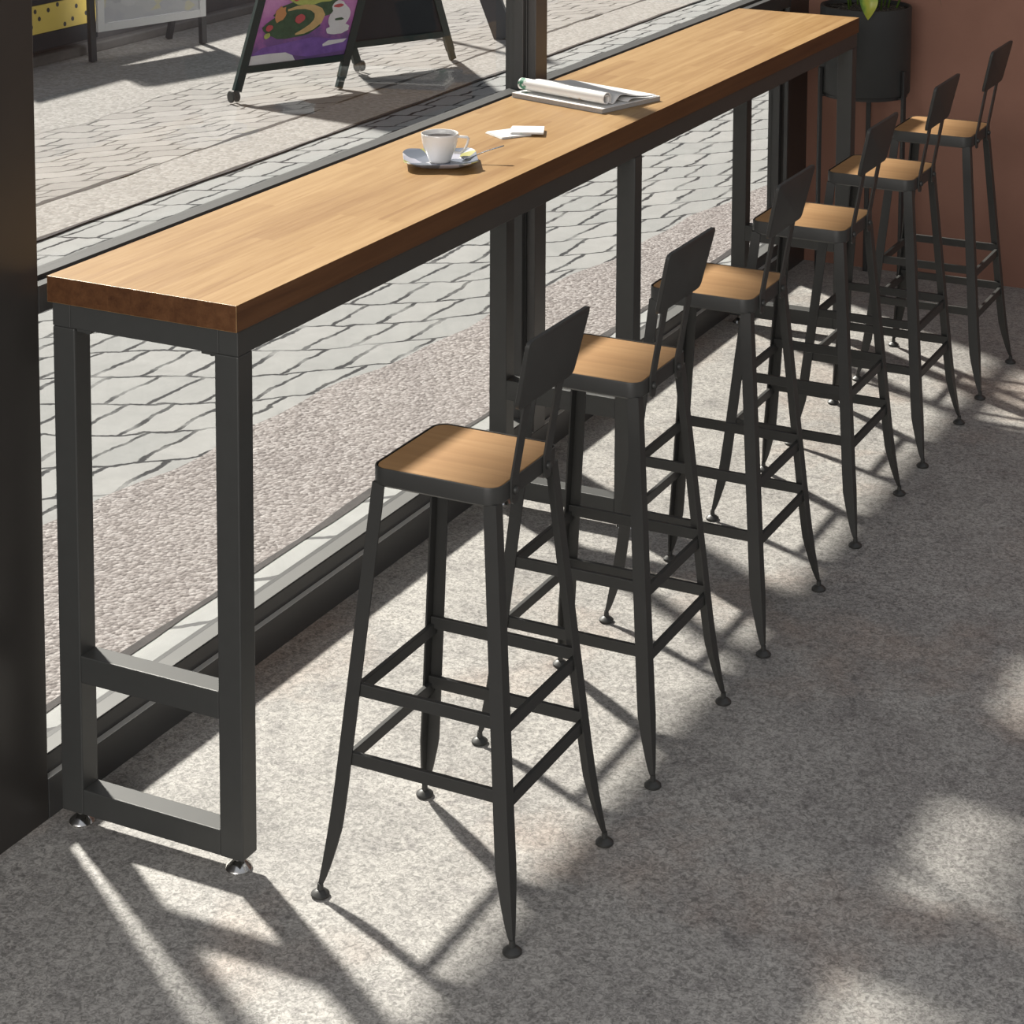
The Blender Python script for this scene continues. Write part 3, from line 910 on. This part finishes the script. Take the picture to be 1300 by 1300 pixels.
bm = bmesh.new(); sbox(bm, .046, LW - .046, zb + .046, ztp - .046, .004, .012, 0)
pn = link('notice_panel', fin(bm), mi_, ws); pn['label'] = 'pale faded notice sheet'

# yellow dotted sign by the shop wall
b1 = Vector((-4.99, 6.55, 0)); b0 = Vector((-4.99, 5.72, 0)); sd = (b1 - b0).normalized(); nn = Vector((1, 0, 0))
ys = empty('notice_board', (b0 + b1) / 2); tag(ys, 'yellow board with black dots on dark legs against the shop wall', 'notice board')
Oi = Matrix.Translation(-((b0 + b1) / 2))
for p in (b0 + sd * .02, b1 - sd * .02):
    bm = bmesh.new(); bar_between(bm, p, p + Vector((-.05, -.0, .64)), .03, .03, sd); link('leg', fin(bm), M_CHALK, ys)
LW = (b1 - b0).length
MS = Matrix((( *sd, 0), (-.078, 0, 1, 0), (*nn, 0), (0, 0, 0, 1))).transposed(); MS.translation = b0 + nn * .018
bm = bmesh.new()
add_box(bm, 0, LW, .10, .190, 0, .016, .002, 1, MS)
add_box(bm, 0, LW, .192, .345, 0, .016, .002, 0, MS)
add_box(bm, 0, LW, .347, .62, 0, .016, .002, 1, MS)
MY = plain('yellow panel paint', (.76, .58, .12), .45, 0, .4, .08, 10)
for (k, zz_) in ((.045, .215), (.11, .235), (.20, .262), (.27, .236), (.34, .272), (.31, .315), (.42, .310), (.50, .330), (.55, .215), (.62, .235), (.66, .30), (.14, .31), (.74, .25), (.78, .32), (.80, .225), (.05, .30), (.22, .33)):
    poly(bm, [(LW - (.83 - k) * 1.0 + .0 + r_ * math.cos(q_), zz_ + r_ * math.sin(q_)) for r_, q_ in [(.013, 2 * PI * j / 12) for j in range(12)]], MS, .0168, 2)
link('panel', fin(bm), [MY, M_CHALK, plain('black dots', (.03, .03, .03), .5)], ys)

# the dark board further up the street
q0 = Vector((-3.243, 8.095, 0)); q1 = Vector((-3.127, 8.125, 0))
bm = bmesh.new()
sdq = (q1 - q0).normalized()
bar_between(bm, (q0 + q1) / 2, (q0 + q1) / 2 + Vector((-.42, .03, .95)), .122, .05, sdq)
bar_between(bm, (q0 + q1) / 2 + Vector((-.88, .06, 0)), (q0 + q1) / 2 + Vector((-.46, .03, .95)), .05, .03, sdq)
Oi = Matrix.Translation(-((q0 + q1) / 2))
o = link('leaning_board', fin(bm), M_GREYLEG, None, loc=(q0 + q1) / 2)
tag(o, 'dark slanted board leg standing on cobbles behind the window mullion', 'board')

# ------------------------------------------------------------------ light
sun = bpy.data.lights.new('sun', 'SUN'); sun.energy = 9.6; sun.angle = math.radians(3.2); sun.color = (1.0, .95, .87)
so = bpy.data.objects.new('sun', sun); COL.objects.link(so)
sd_ = Vector((1.0, -.62, -1.0)).normalized()
so.rotation_euler = sd_.to_track_quat('-Z', 'Y').to_euler(); so.location = (-6, 5, 7)

al = bpy.data.lights.new('room_fill', 'AREA'); al.shape = 'RECTANGLE'; al.size = 3.6; al.size_y = 1.6; al.energy = 160; al.color = (1, .96, .92)  # soft fill added behind the camera to brighten faces turned that way
ao = bpy.data.objects.new('room_fill', al); COL.objects.link(ao); ao.location = (1.2, -4.6, 2.3)
ao.rotation_euler = Vector((-.15, 1, -.28)).to_track_quat('-Z', 'Z').to_euler()

world = bpy.data.worlds.new('world'); scene.world = world; world.use_nodes = True
nt = world.node_tree; bg = nt.nodes['Background']; n = N(nt)
zc = n.sep(n.coord('Generated'))[2]
n.put(bg.inputs['Color'], n.ramp(zc, [(0.0, (.50, .48, .46)), (.5, (.62, .62, .63)), (1.0, (.80, .84, .92))]))
bg.inputs['Strength'].default_value = .52

# ------------------------------------------------------------------ camera
cam = bpy.data.cameras.new('camera'); co_ = bpy.data.objects.new('camera', cam); COL.objects.link(co_)
yaw, pitch, roll, F = .4593, -.1073, .0047, 2698.66
d = Vector((-math.sin(yaw) * math.cos(pitch), math.cos(yaw) * math.cos(pitch), math.sin(pitch)))
r = Vector((math.cos(yaw), math.sin(yaw), 0)); u_ = r.cross(d)
r2 = r * math.cos(roll) + u_ * math.sin(roll); u2 = -r * math.sin(roll) + u_ * math.cos(roll)
mw = Matrix((r2, u2, -d)).transposed().to_4x4(); mw.translation = Vector((2.4376, -2.9774, 2.1315))
co_.matrix_world = mw
cam.sensor_width = 36; cam.sensor_fit = 'HORIZONTAL'
cam.lens = F / 1300 * 36
cam.shift_x = (650 - 668.85) / 1300; cam.shift_y = (-120.32 - 650) / 1300
cam.clip_start = .05; cam.clip_end = 100
scene.camera = co_
scene.view_settings.view_transform = 'Standard'
scene.view_settings.look = 'None'
scene.view_settings.exposure = 0
